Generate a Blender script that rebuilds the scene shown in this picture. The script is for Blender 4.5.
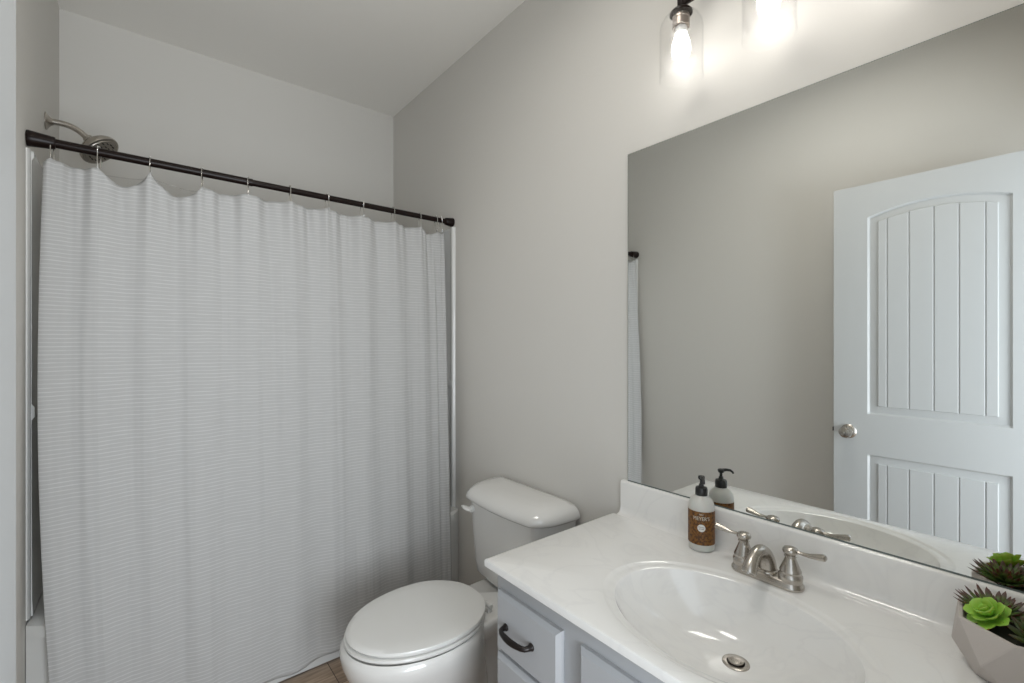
import bpy, bmesh, math, random
from mathutils import Vector, Matrix, noise
random.seed(4)
PI = math.pi
for o in list(bpy.data.objects): bpy.data.objects.remove(o, do_unlink=True)
S = bpy.context.scene
C = S.collection

# ------------------------------------------------------------ camera, world, lights, exposure
CAMH = 1.315
TH = math.atan(373/463.0)
cd = bpy.data.cameras.new('camera'); cam = bpy.data.objects.new('camera', cd); C.objects.link(cam)
cd.sensor_fit = 'HORIZONTAL'; cd.sensor_width = 36; cd.lens = 36*463.0/1024; cd.clip_start = 0.01
cam.location = (0, 0, CAMH); cam.rotation_euler = (PI/2, 0, -TH)
S.camera = cam

w = bpy.data.worlds.new('world'); S.world = w; w.use_nodes = True
w.node_tree.nodes['Background'].inputs[0].default_value = (0.80, 0.90, 1.0, 1)
w.node_tree.nodes['Background'].inputs[1].default_value = 0.9

def area(name, loc, rot, sx, sy, e, col):
    l = bpy.data.lights.new(name, 'AREA'); l.shape = 'RECTANGLE'; l.size = sx; l.size_y = sy
    l.energy = e; l.color = col
    o = bpy.data.objects.new(name, l); C.objects.link(o); o.location = loc; o.rotation_euler = rot
    return o
# added soft panel standing in for hall daylight, tilted up to brighten the ceiling
area('hall_daylight_fill', (0.30, -1.15, 1.05), (math.radians(118), 0, 0), 1.3, 1.5, 26, (0.91, 0.955, 1.0))
# added overhead fill, out of the frame, to brighten the counter and toilet
area('ceiling_fill', (0.50, .70, 2.735), (0, 0, 0), .4, .4, 2.9, (1.0, .965, .90)).data.spread = math.radians(165)

S.view_settings.view_transform = 'Standard'
S.view_settings.look = 'None'
S.view_settings.gamma = 1
S.view_settings.use_curve_mapping = False
S.view_settings.exposure = 1.12
BULB = 5.6

# ------------------------------------------------------------ materials
def nmat(name, col=(.8,.8,.8), rough=.5, metal=0.0, spec=.5, coat=0.0, emis=None, es=0, sss=0, trans=0):
    m = bpy.data.materials.new(name); m.use_nodes = True
    b = m.node_tree.nodes['Principled BSDF']
    b.inputs['Base Color'].default_value = (*col, 1)
    b.inputs['Roughness'].default_value = rough
    b.inputs['Metallic'].default_value = metal
    b.inputs['Specular IOR Level'].default_value = spec
    b.inputs['Coat Weight'].default_value = coat
    b.inputs['Coat Roughness'].default_value = .06
    if emis: b.inputs['Emission Color'].default_value = (*emis, 1); b.inputs['Emission Strength'].default_value = es
    if sss:
        b.inputs['Subsurface Weight'].default_value = sss; b.inputs['Subsurface Scale'].default_value = .02
    b.inputs['Transmission Weight'].default_value = trans
    return m
def nd(m, t, **k):
    n = m.node_tree.nodes.new(t)
    for a, v in k.items():
        if a.startswith('i_'): n.inputs[a[2:].replace('_', ' ')].default_value = v
        else: setattr(n, a, v)
    return n
def lk(m, a, b): m.node_tree.links.new(a, b)
def bsdf(m): return m.node_tree.nodes['Principled BSDF']
def ramp(m, stops):
    r = m.node_tree.nodes.new('ShaderNodeValToRGB')
    while len(r.color_ramp.elements) < len(stops): r.color_ramp.elements.new(.5)
    for e, (p, c) in zip(r.color_ramp.elements, stops): e.position = p; e.color = (*c, 1)
    return r
def bump(m, height, strength, dist):
    b = nd(m, 'ShaderNodeBump'); b.inputs['Strength'].default_value = strength; b.inputs['Distance'].default_value = dist
    lk(m, height, b.inputs['Height']); lk(m, b.outputs[0], bsdf(m).inputs['Normal'])

def paint(name, col, rough, sc=260, st=.12):
    m = nmat(name, col, rough, spec=.3)
    g = nd(m, 'ShaderNodeNewGeometry'); n = nd(m, 'ShaderNodeTexNoise'); n.inputs['Scale'].default_value = sc; n.inputs['Detail'].default_value = 3
    lk(m, g.outputs['Position'], n.inputs['Vector']); bump(m, n.outputs[0], st, .001)
    return m
M = {}
M['wall'] = paint('wall_paint', (.69, .67, .63), .75)
M['ceiling'] = paint('ceiling_paint', (.90, .875, .825), .85, 120, .3)
M['trim'] = paint('trim_paint', (.74, .745, .74), .35, 40, .02)
M['door'] = paint('door_paint', (.54, .552, .552), .38, 300, .05)
M['cabinet'] = paint('cabinet_paint', (.46, .47, .485), .35, 60, .02)
M['porcelain'] = nmat('porcelain', (.77, .76, .735), .12, coat=.6)
M['seat'] = nmat('toilet_seat_plastic', (.77, .765, .74), .22, coat=.2)
M['acrylic'] = nmat('tub_acrylic', (.72, .72, .70), .2, coat=.3)
M['nickel'] = nmat('brushed_nickel', (.50, .465, .42), .27, 1.0)
n_ = nd(M['nickel'], 'ShaderNodeTexNoise'); n_.inputs['Scale'].default_value = 400; bump(M['nickel'], n_.outputs[0], .06, .0004)
M['chrome'] = nmat('chrome', (.72, .71, .69), .12, 1.0)
M['bronze'] = nmat('dark_bronze', (.010, .005, .004), .33, .0, spec=.22)
M['iron'] = nmat('drawer_pull_bronze', (.012, .008, .007), .3, .3)
M['black'] = nmat('black_plastic', (.012, .012, .012), .35)
M['dark'] = nmat('dark_void', (.01, .01, .01), .8)
M['bottle'] = nmat('translucent_bottle_plastic', (.60, .59, .55), .28, sss=.1)
M['white_ink'] = nmat('pale_label_ink', (.62, .58, .48), .6)
M['white_disc'] = nmat('white_label_disc', (.75, .75, .72), .6)
M['brown_ink'] = nmat('brown_label_ink', (.10, .05, .02), .6)
M['mirror'] = nmat('mirror_silver', (.87, .885, .87), .0, 1.0)
M['mirror_edge'] = nmat('mirror_edge_glass', (.16, .19, .18), .1, spec=.8)
M['soil'] = nmat('dark_moss', (.02, .022, .012), .9)
M['socket'] = nmat('lamp_socket_metal', (.36, .31, .27), .35, .8)
M['bulb'] = nmat('lit_bulb', (1, 1, 1), .5, emis=(1.0, .97, .935), es=BULB)
M['bulb_base'] = nmat('bulb_white_base', (.8, .8, .78), .4)

# cultured marble
m = M['marble'] = nmat('cultured_marble', (.7, .69, .67), .13, coat=.5)
g = nd(m, 'ShaderNodeNewGeometry'); mp = nd(m, 'ShaderNodeMapping'); mp.inputs['Scale'].default_value = (3.2, 2.0, 3); mp.inputs['Rotation'].default_value = (0, 0, .5)
lk(m, g.outputs['Position'], mp.inputs[0])
n = nd(m, 'ShaderNodeTexNoise'); n.inputs['Scale'].default_value = 1.5; n.inputs['Detail'].default_value = 3; n.inputs['Distortion'].default_value = 2.4
lk(m, mp.outputs[0], n.inputs['Vector'])
r = ramp(m, [(0, (.85, .84, .815)), (.455, (.845, .835, .81)), (.50, (.815, .805, .785)), (.53, (.85, .84, .815)), (1, (.865, .855, .83))])
lk(m, n.outputs[0], r.inputs[0]); lk(m, r.outputs[0], bsdf(m).inputs['Base Color'])

# curtain cloth: thin raised weft lines
m = M['cloth'] = nmat('woven_curtain', (.7, .7, .7), .85, spec=.2)
g = nd(m, 'ShaderNodeNewGeometry'); sx = nd(m, 'ShaderNodeSeparateXYZ'); lk(m, g.outputs['Position'], sx.inputs[0])
nz = nd(m, 'ShaderNodeTexNoise'); nz.inputs['Scale'].default_value = 14; lk(m, g.outputs['Position'], nz.inputs['Vector'])
ad = nd(m, 'ShaderNodeMath', operation='MULTIPLY_ADD'); lk(m, nz.outputs[0], ad.inputs[0]); ad.inputs[1].default_value = .006; lk(m, sx.outputs[2], ad.inputs[2])
fr = nd(m, 'ShaderNodeMath', operation='MULTIPLY'); lk(m, ad.outputs[0], fr.inputs[0]); fr.inputs[1].default_value = 2*PI/.0125
si = nd(m, 'ShaderNodeMath', operation='SINE'); lk(m, fr.outputs[0], si.inputs[0])
mr = nd(m, 'ShaderNodeMapRange'); lk(m, si.outputs[0], mr.inputs[0]); mr.inputs[1].default_value = .5; mr.inputs[2].default_value = 1.0
n2 = nd(m, 'ShaderNodeTexNoise'); n2.inputs['Scale'].default_value = 60; n2.inputs['Detail'].default_value = 3
mp2 = nd(m, 'ShaderNodeMapping'); mp2.inputs['Scale'].default_value = (.3, .3, 3); lk(m, g.outputs['Position'], mp2.inputs[0]); lk(m, mp2.outputs[0], n2.inputs['Vector'])
mu = nd(m, 'ShaderNodeMath', operation='MULTIPLY'); n2r = nd(m, 'ShaderNodeMapRange'); lk(m, n2.outputs[0], n2r.inputs[0]); n2r.inputs[1].default_value = .15; n2r.inputs[2].default_value = .75
lk(m, mr.outputs[0], mu.inputs[0]); lk(m, n2r.outputs[0], mu.inputs[1])
r = ramp(m, [(0, (.52, .52, .515)), (.65, (.66, .66, .655))]); lk(m, mu.outputs[0], r.inputs[0]); lk(m, r.outputs[0], bsdf(m).inputs['Base Color'])
bump(m, mr.outputs[0], .2, .0015)
tl = nd(m, 'ShaderNodeBsdfTranslucent'); tl.inputs[0].default_value = (.7, .7, .69, 1)
mx = nd(m, 'ShaderNodeMixShader'); mx.inputs[0].default_value = .15
lk(m, bsdf(m).outputs[0], mx.inputs[1]); lk(m, tl.outputs[0], mx.inputs[2]); lk(m, mx.outputs[0], m.node_tree.nodes['Material Output'].inputs[0])

def clear(name, tint, fac_face, rough=.02, boost=.4):
    m = bpy.data.materials.new(name); m.use_nodes = True; nt = m.node_tree
    nt.nodes.remove(nt.nodes['Principled BSDF'])
    t = nd(m, 'ShaderNodeBsdfTransparent'); t.inputs[0].default_value = (*tint, 1)
    gl = nd(m, 'ShaderNodeBsdfGlossy'); gl.inputs['Roughness'].default_value = rough
    lw = nd(m, 'ShaderNodeLayerWeight'); f = nd(m, 'ShaderNodeMath', operation='POWER'); lk(m, lw.outputs['Facing'], f.inputs[0]); f.inputs[1].default_value = 4.0
    a = nd(m, 'ShaderNodeMath', operation='MULTIPLY_ADD'); a.use_clamp = True
    lk(m, f.outputs[0], a.inputs[0]); a.inputs[1].default_value = boost; a.inputs[2].default_value = fac_face
    x = nd(m, 'ShaderNodeMixShader'); lk(m, a.outputs[0], x.inputs[0]); lk(m, t.outputs[0], x.inputs[1]); lk(m, gl.outputs[0], x.inputs[2])
    lk(m, x.outputs[0], nt.nodes['Material Output'].inputs[0])
    return m, gl
M['glass'], gl = clear('seeded_lamp_glass', (1, 1, 1), .02)
nn = nd(M['glass'], 'ShaderNodeTexNoise'); nn.inputs['Scale'].default_value = 260
bb = nd(M['glass'], 'ShaderNodeBump'); bb.inputs['Strength'].default_value = .35; bb.inputs['Distance'].default_value = .001
lk(M['glass'], nn.outputs[0], bb.inputs['Height']); lk(M['glass'], bb.outputs[0], gl.inputs['Normal'])
M['liner'], _ = clear('clear_vinyl_liner', (.96, .96, .96), .03, .15)

# plank floor
m = M['floor'] = nmat('wood_plank_floor', (.3, .2, .15), .38)
g = nd(m, 'ShaderNodeNewGeometry'); br = nd(m, 'ShaderNodeTexBrick')
mp = nd(m, 'ShaderNodeMapping'); mp.inputs['Rotation'].default_value = (0, 0, 0); lk(m, g.outputs['Position'], mp.inputs[0]); lk(m, mp.outputs[0], br.inputs['Vector'])
br.inputs['Scale'].default_value = 1; br.inputs['Brick Width'].default_value = 1.2; br.inputs['Row Height'].default_value = .15; br.inputs['Mortar Size'].default_value = .0015
br.inputs['Color1'].default_value = (.42, .33, .25, 1); br.inputs['Color2'].default_value = (.33, .25, .19, 1); br.inputs['Mortar'].default_value = (.06, .04, .03, 1)
n = nd(m, 'ShaderNodeTexNoise'); n.inputs['Scale'].default_value = 6; n.inputs['Detail'].default_value = 6; n.inputs['Distortion'].default_value = .6
mp3 = nd(m, 'ShaderNodeMapping'); mp3.inputs['Scale'].default_value = (1.2, 11, 1); lk(m, g.outputs['Position'], mp3.inputs[0]); lk(m, mp3.outputs[0], n.inputs['Vector'])
r = ramp(m, [(.3, (.55, .52, .5)), (.7, (1.25, 1.2, 1.15))]); lk(m, n.outputs[0], r.inputs[0])
mm = nd(m, 'ShaderNodeMix', data_type='RGBA', blend_type='MULTIPLY'); mm.inputs[0].default_value = 1
lk(m, br.outputs[0], mm.inputs[6]); lk(m, r.outputs[0], mm.inputs[7]); lk(m, mm.outputs[2], bsdf(m).inputs['Base Color'])

# concrete, label, leaves
m = M['concrete'] = nmat('taupe_concrete', (.56, .51, .475), .75)
n = nd(m, 'ShaderNodeTexNoise'); n.inputs['Scale'].default_value = 90; n.inputs['Detail'].default_value = 5; bump(m, n.outputs[0], .25, .001)
m = M['label'] = nmat('brown_label', (.26, .11, .03), .5)
g = nd(m, 'ShaderNodeNewGeometry'); n = nd(m, 'ShaderNodeTexNoise'); n.inputs['Scale'].default_value = 170; n.inputs['Detail'].default_value = 4; lk(m, g.outputs['Position'], n.inputs['Vector'])
r = ramp(m, [(.40, (.075, .028, .006)), (.58, (.21, .085, .012))]); lk(m, n.outputs[0], r.inputs[0]); lk(m, r.outputs[0], bsdf(m).inputs['Base Color'])
def leafmat(name, base, tip, rough=.5):
    m = nmat(name, base, rough, sss=.15)
    a = nd(m, 'ShaderNodeAttribute', attribute_name='tip'); r = ramp(m, [(0, base), (.5, base), (1, tip)])
    lk(m, a.outputs['Fac'], r.inputs[0]); lk(m, r.outputs[0], bsdf(m).inputs['Base Color']); return m
M['leaf_green'] = leafmat('bright_green_leaf', (.30, .56, .06), (.42, .68, .14))
M['leaf_dark'] = leafmat('dark_tipped_leaf', (.12, .21, .045), (.085, .048, .04))
M['leaf_brown'] = leafmat('maroon_tipped_leaf', (.06, .09, .02), (.075, .035, .03))
M['leaf_thin'] = leafmat('slim_green_leaf', (.16, .30, .05), (.30, .42, .12))

# ------------------------------------------------------------ mesh helpers
def fin(bm, smooth=35):
    bmesh.ops.remove_doubles(bm, verts=bm.verts, dist=1e-6)
    bmesh.ops.recalc_face_normals(bm, faces=bm.faces)
def obj(name, bm, m, parent=None, smooth=35, recalc=True, loc=None):
    if recalc: bmesh.ops.recalc_face_normals(bm, faces=bm.faces)
    me = bpy.data.meshes.new(name); bm.to_mesh(me); bm.free()
    for mt in (m if isinstance(m, (list, tuple)) else [m]): me.materials.append(M[mt] if isinstance(mt, str) else mt)
    if smooth:
        me.polygons.foreach_set('use_smooth', [True]*len(me.polygons)); me.set_sharp_from_angle(angle=math.radians(smooth))
    o = bpy.data.objects.new(name, me); C.objects.link(o)
    if parent:
        o.parent = parent
        # geometry is given in world coordinates; keep it there
        o.matrix_parent_inverse = Matrix.Translation(-Vector(wloc(parent)))
    if loc:
        me.transform(Matrix.Translation(-Vector(loc))); 
        o.location = loc
    return o
def wloc(o):
    v = Vector(o.location)
    return v if not o.parent else v  # parts keep world-space location values
def thing(name, label, cat, loc, group=None):
    o = bpy.data.objects.new(name, None); C.objects.link(o); o.location = loc; o.empty_display_size = .05
    o['label'] = label; o['category'] = cat
    if group: o['group'] = group
    return o
def tag(o, label, cat, group=None):
    o['label'] = label; o['category'] = cat
    if group: o['group'] = group
    return o
def struct(name, bm, m, smooth=35):
    o = obj(name, bm, m, smooth=smooth); o['kind'] = 'structure'; return o

def box(bm, x0, y0, z0, x1, y1, z1, bev=0, seg=2, mi=0):
    r = bmesh.ops.create_cube(bm, size=1)
    vs = r['verts']
    for v in vs: v.co = Vector(((x0+x1)/2+v.co.x*(x1-x0), (y0+y1)/2+v.co.y*(y1-y0), (z0+z1)/2+v.co.z*(z1-z0)))
    fs = set(f for v in vs for f in v.link_faces)
    for f in fs: f.material_index = mi
    if bev:
        es = set(e for v in vs for e in v.link_edges)
        bmesh.ops.bevel(bm, geom=list(es), offset=bev, segments=seg, profile=.5, affect='EDGES')
    return vs
def B(*a, **k):
    bm = bmesh.new(); box(bm, *a, **k); return bm
def frame_from(d):
    d = Vector(d).normalized(); a = Vector((0, 0, 1)) if abs(d.z) < .9 else Vector((1, 0, 0))
    u = d.cross(a).normalized(); v = d.cross(u).normalized(); return u, v, d
def skin_rings(bm, rings, closed=False, cap0=True, cap1=True, mi=0):
    vs = [[bm.verts.new(p) for p in r] for r in rings]
    n = len(vs[0])
    pairs = list(zip(vs, vs[1:])) + ([(vs[-1], vs[0])] if closed else [])
    for a, b in pairs:
        for i in range(n):
            f = bm.faces.new((a[i], a[(i+1) % n], b[(i+1) % n], b[i])); f.material_index = mi
    if not closed:
        if cap0: bm.faces.new(vs[0][::-1]).material_index = mi
        if cap1: bm.faces.new(vs[-1]).material_index = mi
    return vs
def tube(bm, pts, rad, n=16, flat=1.0, caps=True, closed=False):
    pts = [Vector(p) for p in pts]; N = len(pts)
    if not isinstance(rad, (list, tuple)): rad = [rad]*N
    rings = []; u = None
    for i, p in enumerate(pts):
        if closed: d = pts[(i+1) % N]-pts[i-1]
        else: d = pts[min(i+1, N-1)]-pts[max(i-1, 0)]
        d.normalize()
        if u is None: u, v, _ = frame_from(d)
        else:
            u = (u-d*u.dot(d)).normalized(); v = d.cross(u)
        rings.append([p+(u*math.cos(2*PI*k/n)+v*math.sin(2*PI*k/n)*flat)*rad[i] for k in range(n)])
    skin_rings(bm, rings, closed, caps, caps)
def lathe(bm, prof, c=(0, 0, 0), axis=(0, 0, 1), n=32, cap0=True, cap1=True, sy=1.0):
    u, v, d = frame_from(axis); c = Vector(c)
    if tuple(axis) == (0, 0, 1): u, v = Vector((1, 0, 0)), Vector((0, 1, 0))
    rings = [[c+d*z+(u*math.cos(2*PI*k/n)+v*math.sin(2*PI*k/n)*sy)*max(r, 1e-4) for k in range(n)] for r, z in prof]
    return skin_rings(bm, rings, False, cap0, cap1)
def bez(p0, p1, p2, p3, n=14):
    p0, p1, p2, p3 = map(Vector, (p0, p1, p2, p3))
    return [p0*(1-t)**3+p1*3*t*(1-t)**2+p2*3*t*t*(1-t)+p3*t**3 for t in [i/n for i in range(n+1)]]

# ------------------------------------------------------------ room shell
XL, XR, YB, YF, ZC = -.266, 1.258, 2.762, -.045, 2.742
T = .1
struct('floor', B(XL-T, -1.4, -.08, XR+T, YB+T, 0), 'floor')
struct('ceiling', B(XL-T, YF-.12, ZC, XR+T, YB+T, ZC+T), 'ceiling')
struct('wall_back', B(XL-T, YB, 0, XR+T, YB+T, ZC), 'wall')
struct('wall_left', B(XL-T, YF-.12, 0, XL, YB, ZC), 'wall')
struct('wall_right', B(XR, YF-.12, 0, XR+T, YB, ZC), 'wall')
DX0, DX1, DH = -.135, .60, 2.05
bm = bmesh.new()
box(bm, XL, YF-.12, 0, DX0-.02, YF, ZC); box(bm, DX1+.02, YF-.12, 0, XR, YF, ZC); box(bm, DX0-.02, YF-.12, DH+.02, DX1+.02, YF, ZC)
struct('wall_front', bm, 'wall')
bm = bmesh.new()   # door jamb and casing
box(bm, DX0-.02, YF-.12, 0, DX0, YF, DH, .002); box(bm, DX1, YF-.12, 0, DX1+.02, YF, DH, .002); box(bm, DX0-.02, YF-.12, DH, DX1+.02, YF, DH+.02, .002)
box(bm, DX1+.005, YF, 0, DX1+.062, YF+.014, DH+.06, .004); box(bm, DX0-.062, YF, 0, DX0-.005, YF+.014, DH+.06, .004); box(bm, DX0-.06, YF, DH+.005, DX1+.06, YF+.014, DH+.062, .004)
struct('trim_1', bm, 'trim')
def baseboard(name, x0, y0, x1, y1):
    bm = bmesh.new(); box(bm, x0, y0, 0, x1, y1, .083, .004); struct(name, bm, 'trim')
baseboard('baseboard_right', XR-.013, .985, XR, 1.945)
baseboard('baseboard_left', XL, YF+.02, XL+.013, 1.945)

# ------------------------------------------------------------ open door (slab with two recessed planked panels), seen in the mirror
DF, DB = -.109, -.144      # face towards the room, back
Y0, Y1, ZB, ZT = .050, .764, .012, 2.038
door = thing('door', 'white two-panel door with arched top panel standing open beside the left wall, seen in mirror', 'door', ((DF+DB)/2, Y0, 0))
PY0, PY1 = .177, .632      # outer edge of panel moulding
def arch(y, rise, zs, y0=PY0, y1=PY1):
    t = (y-(y0+y1)/2)/((y1-y0)/2); return zs+rise*(1-t*t)
def panel_height(y, z):
    """depth of the door face at y,z (0 = face, negative = recess)"""
    best = 0
    for (za, zb, top) in ((.982, 1.884, True), (.20, .798, False)):
        zt = arch(y, .042, zb) if top else zb
        d = min(y-PY0, PY1-y, z-za, zt-z)
        if d <= 1e-6: continue
        d += 1e-6
        if d < .008: h = -.009*(d/.008)
        elif d < .038: h = -.009+.003*((d-.008)/.030)
        elif d < .0405: h = -.006+.0045*(d-.038)/.0025
        else:
            h = -.0015
            for gy in (.561, .485, .404, .327, .251):
                q = abs(y-gy)
                if q < .0035: h = -.0015-.0045*(1-q/.0035)
        best = h
    return best
def axis_pts(a, b, specials, fine):
    s = {a, b}
    for x in specials: s.add(x)
    s = sorted(s); out = []
    for p, q in zip(s, s[1:]):
        n = max(1, math.ceil((q-p)/fine)); out += [p+(q-p)*i/n for i in range(n)]
    return out+[s[-1]]
sy = []
for e, sg in ((PY0, 1), (PY1, -1)):
    sy += [e, e+sg*.008, e+sg*.038, e+sg*.0405]
for gy in (.561, .485, .404, .327, .251): sy += [gy-.0035, gy, gy+.0035]
ys = axis_pts(Y0, Y1, sy, .03)
def face_grid(bm):
    # rows: for the arched top the rows bend with the arch
    def rowset(za, zb, n): return [(za+(zb-za)*i/n) for i in range(n)]
    rows = []   # each row is a function y -> z
    def const(z): return lambda y: z
    for z in (ZB, .20, .208, .238, .2405): rows.append(const(z))
    rows.append(const(.798-.0405)); rows.append(const(.798-.038)); rows.append(const(.79)); rows.append(const(.798))
    for z in (.982, .990, 1.020, 1.0225): rows.append(const(z))
    def ar(off):
        return lambda y: arch(min(max(y, PY0), PY1), .042, 1.884)-off
    for off in (.0405, .038, .008, 0): rows.append(ar(off))
    rows.append(const(ZT))
    vs = [[bm.verts.new((DF+panel_height(y, f(y)), y, f(y))) for y in ys] for f in rows]
    for a, b in zip(vs, vs[1:]):
        for i in range(len(ys)-1): bm.faces.new((a[i], a[i+1], b[i+1], b[i]))
    return vs
bm = bmesh.new(); vs = face_grid(bm)
per = vs[0] + [r[-1] for r in vs[1:-1]] + vs[-1][::-1] + [r[0] for r in vs[-2:0:-1]]
back = [bm.verts.new((DB, v.co.y, v.co.z)) for v in per]
for i in range(len(per)):
    j = (i+1) % len(per); bm.faces.new((per[i], per[j], back[j], back[i]))
bm.faces.new(back)
bmesh.ops.triangulate(bm, faces=[f for f in bm.faces if len(f.verts) > 4])
slab = obj('door_slab', bm, 'door', door, smooth=20)
def knob(xf, sg):
    bm = bmesh.new(); c = (xf, .704, .893)
    lathe(bm, [(.032, 0), (.032, .003), (.027, .008), (.014, .012), (.0125, .024), (.018, .030), (.0255, .038), (.027, .047), (.0235, .056), (.013, .061), (.004, .062)], c, (sg, 0, 0), 36)
    return obj('door_knob', bm, 'nickel', door)
k = knob(DF, 1); 
bm = bmesh.new(); lathe(bm, [(.0045, .062), (.0045, .065), (.001, .066)], (DF, .704, .893), (1, 0, 0), 16); obj('lock_button', bm, 'chrome', k)
knob(DB, -1)
bm = bmesh.new(); box(bm, DF-.030, Y1-.001, .865, DF-.005, Y1+.0015, .922, .0005); box(bm, DF-.025, Y1, .884, DF-.010, Y1+.009, .903, .002); obj('latch_plate', bm, 'bronze', door)
for z in (.25, 1.02, 1.80):
    bm = bmesh.new(); lathe(bm, [(.006, -.045), (.006, .045)], (DF+.004, Y0-.006, z), (0, 0, 1), 14); box(bm, DF-.028, Y0-.002, z-.044, DF, Y0, z+.044); obj('hinge', bm, 'nickel', door)

# ------------------------------------------------------------ bathtub and wall surround
def superell(cx, cy, a, b, t, p=2.0):
    c, s = math.cos(t), math.sin(t)
    return cx+a*math.copysign(abs(c)**(2/p), c), cy+b*math.copysign(abs(s)**(2/p), s)
def rect_hit(cx, cy, x0, y0, x1, y1, t):
    c, s = math.cos(t), math.sin(t); k = 1e9
    if c > 1e-9: k = min(k, (x1-cx)/c)
    if c < -1e-9: k = min(k, (x0-cx)/c)
    if s > 1e-9: k = min(k, (y1-cy)/s)
    if s < -1e-9: k = min(k, (y0-cy)/s)
    return cx+c*k, cy+s*k
TY = 1.955
bm = bmesh.new(); N = 96
x0, x1, y0, y1 = XL+.002, XR-.002, TY, YB-.002
tcx, tcy = (x0+x1)/2, (y0+y1)/2+.01
ang = [2*PI*i/N for i in range(N)]
rings = []
for k, z in ((.35, .10), (.72, .105), (.86, .14), (.93, .30), (.975, .44), (1.0, .466), (1.02, .472)):
    rings.append([(*superell(tcx, tcy, .655*k, .29*k, t, 3.2), z) for t in ang])
rings.append([(*rect_hit(tcx, tcy, x0+.012, y0+.012, x1, y1, t), .472) for t in ang])
rings.append([(*rect_hit(tcx, tcy, x0, y0+.002, x1, y1, t), .462) for t in ang])
rings.append([(*rect_hit(tcx, tcy, x0, y0, x1, y1, t), .43) for t in ang])
rings.append([(*rect_hit(tcx, tcy, x0, y0+.012, x1, y1, t), .41) for t in ang])
rings.append([(*rect_hit(tcx, tcy, x0, y0+.012, x1, y1, t), .06) for t in ang])
rings.append([(*rect_hit(tcx, tcy, x0, y0, x1, y1, t), .05) for t in ang])
rings.append([(*rect_hit(tcx, tcy, x0, y0, x1, y1, t), .001) for t in ang])
skin_rings(bm, rings, False, True, True)
tub = obj('bathtub', bm, 'acrylic'); tag(tub, 'white alcove bathtub behind the shower curtain with low apron showing at the hem', 'bathtub')
sur = thing('tub_surround', 'white glossy shower wall surround lining the alcove behind the curtain', 'shower surround', (tcx, YB-.01, .473))
SZ0, SZ1 = .473, 1.90
def flat_panel(p0, p1, nrm, name):   # vertical panel with a soft top roll
    bm = bmesh.new(); p0, p1, nrm = Vector(p0), Vector(p1), Vector(nrm)
    prof = [(0, SZ0), (.012, SZ0), (.010, SZ0+.05), (.009, SZ0+.6), (.016, SZ0+.61), (.016, SZ0+.64), (.009, SZ0+.65), (.009, SZ1-.03), (.014, SZ1-.02), (.014, SZ1-.004), (.008, SZ1), (0, SZ1)]
    skin_rings(bm, [[(p0+nrm*a)+Vector((0, 0, z)) for a, z in prof], [(p1+nrm*a)+Vector((0, 0, z)) for a, z in prof]])
    return obj(name, bm, 'acrylic', sur)
flat_panel((XL+.001, YB-.001, 0), (XR-.001, YB-.001, 0), (0, -1, 0), 'back_panel')
flat_panel((XL+.0005, 2.03, 0), (XL+.0005, YB-.016, 0), (1, 0, 0), 'side_panel')
flat_panel((XR-.0005, 2.03, 0), (XR-.0005, YB-.016, 0), (-1, 0, 0), 'side_panel')
for x, s, yy in ((XL, .55, 2.004), (XR, -1, 2.02)):
    bm = bmesh.new(); pr = [(0, 0), (.006, .001), (.014, .008), (.016, .018), (.014, .028), (.010, .036), (0, .036)]
    skin_rings(bm, [[(x+s*(.0005+a), yy+b, z) for a, b in pr] for z in (SZ0 if s < 0 else SZ0, SZ1)])
    obj('edge_flange', bm, 'acrylic', sur)

# ------------------------------------------------------------ shower head on its arm
SH = (XL, 2.375, 2.118)
sh = thing('wall_shower', 'brushed nickel shower head on a bent arm above the left end of the tub', 'shower head', SH)
bm = bmesh.new(); lathe(bm, [(.031, .001), (.031, .004), (.024, .008), (.014, .016), (.011, .022)], SH, (1, 0, 0), 32); obj('wall_flange', bm, 'nickel', sh)
bm = bmesh.new()
tube(bm, bez((XL+.005, 2.375, 2.118), (XL+.06, 2.375, 2.125), (XL+.085, 2.373, 2.118), (XL+.118, 2.372, 2.078), 16), .0105, 18)
obj('shower_arm', bm, 'nickel', sh)
hx = Vector((.60, -.30, -.72)).normalized(); hc = Vector((XL+.113, 2.372, 2.086))
bm = bmesh.new(); lathe(bm, [(.013, 0), (.016, .002), (.016, .014), (.012, .016), (.018, .022), (.044, .032), (.058, .043), (.064, .052), (.066, .060), (.064, .066), (.060, .067)], hc, hx, 40, True, True)
hd = obj('spray_head', bm, 'nickel', sh)
bm = bmesh.new(); lathe(bm, [(.056, .0672), (.054, .0695), (.001, .0705)], hc, hx, 40); fp = obj('spray_face', bm, 'nickel', sh)
u, v, d = frame_from(hx); bm = bmesh.new()
for rr, cnt in ((.012, 6), (.026, 10), (.042, 16)):
    for q in range(cnt):
        a = 2*PI*q/cnt; lathe(bm, [(.0024, .070), (.0018, .0732)], hc+(u*math.cos(a)+v*math.sin(a))*rr, hx, 8)
obj('spray_nozzle', bm, 'black', fp)['kind'] = 'stuff'

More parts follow.
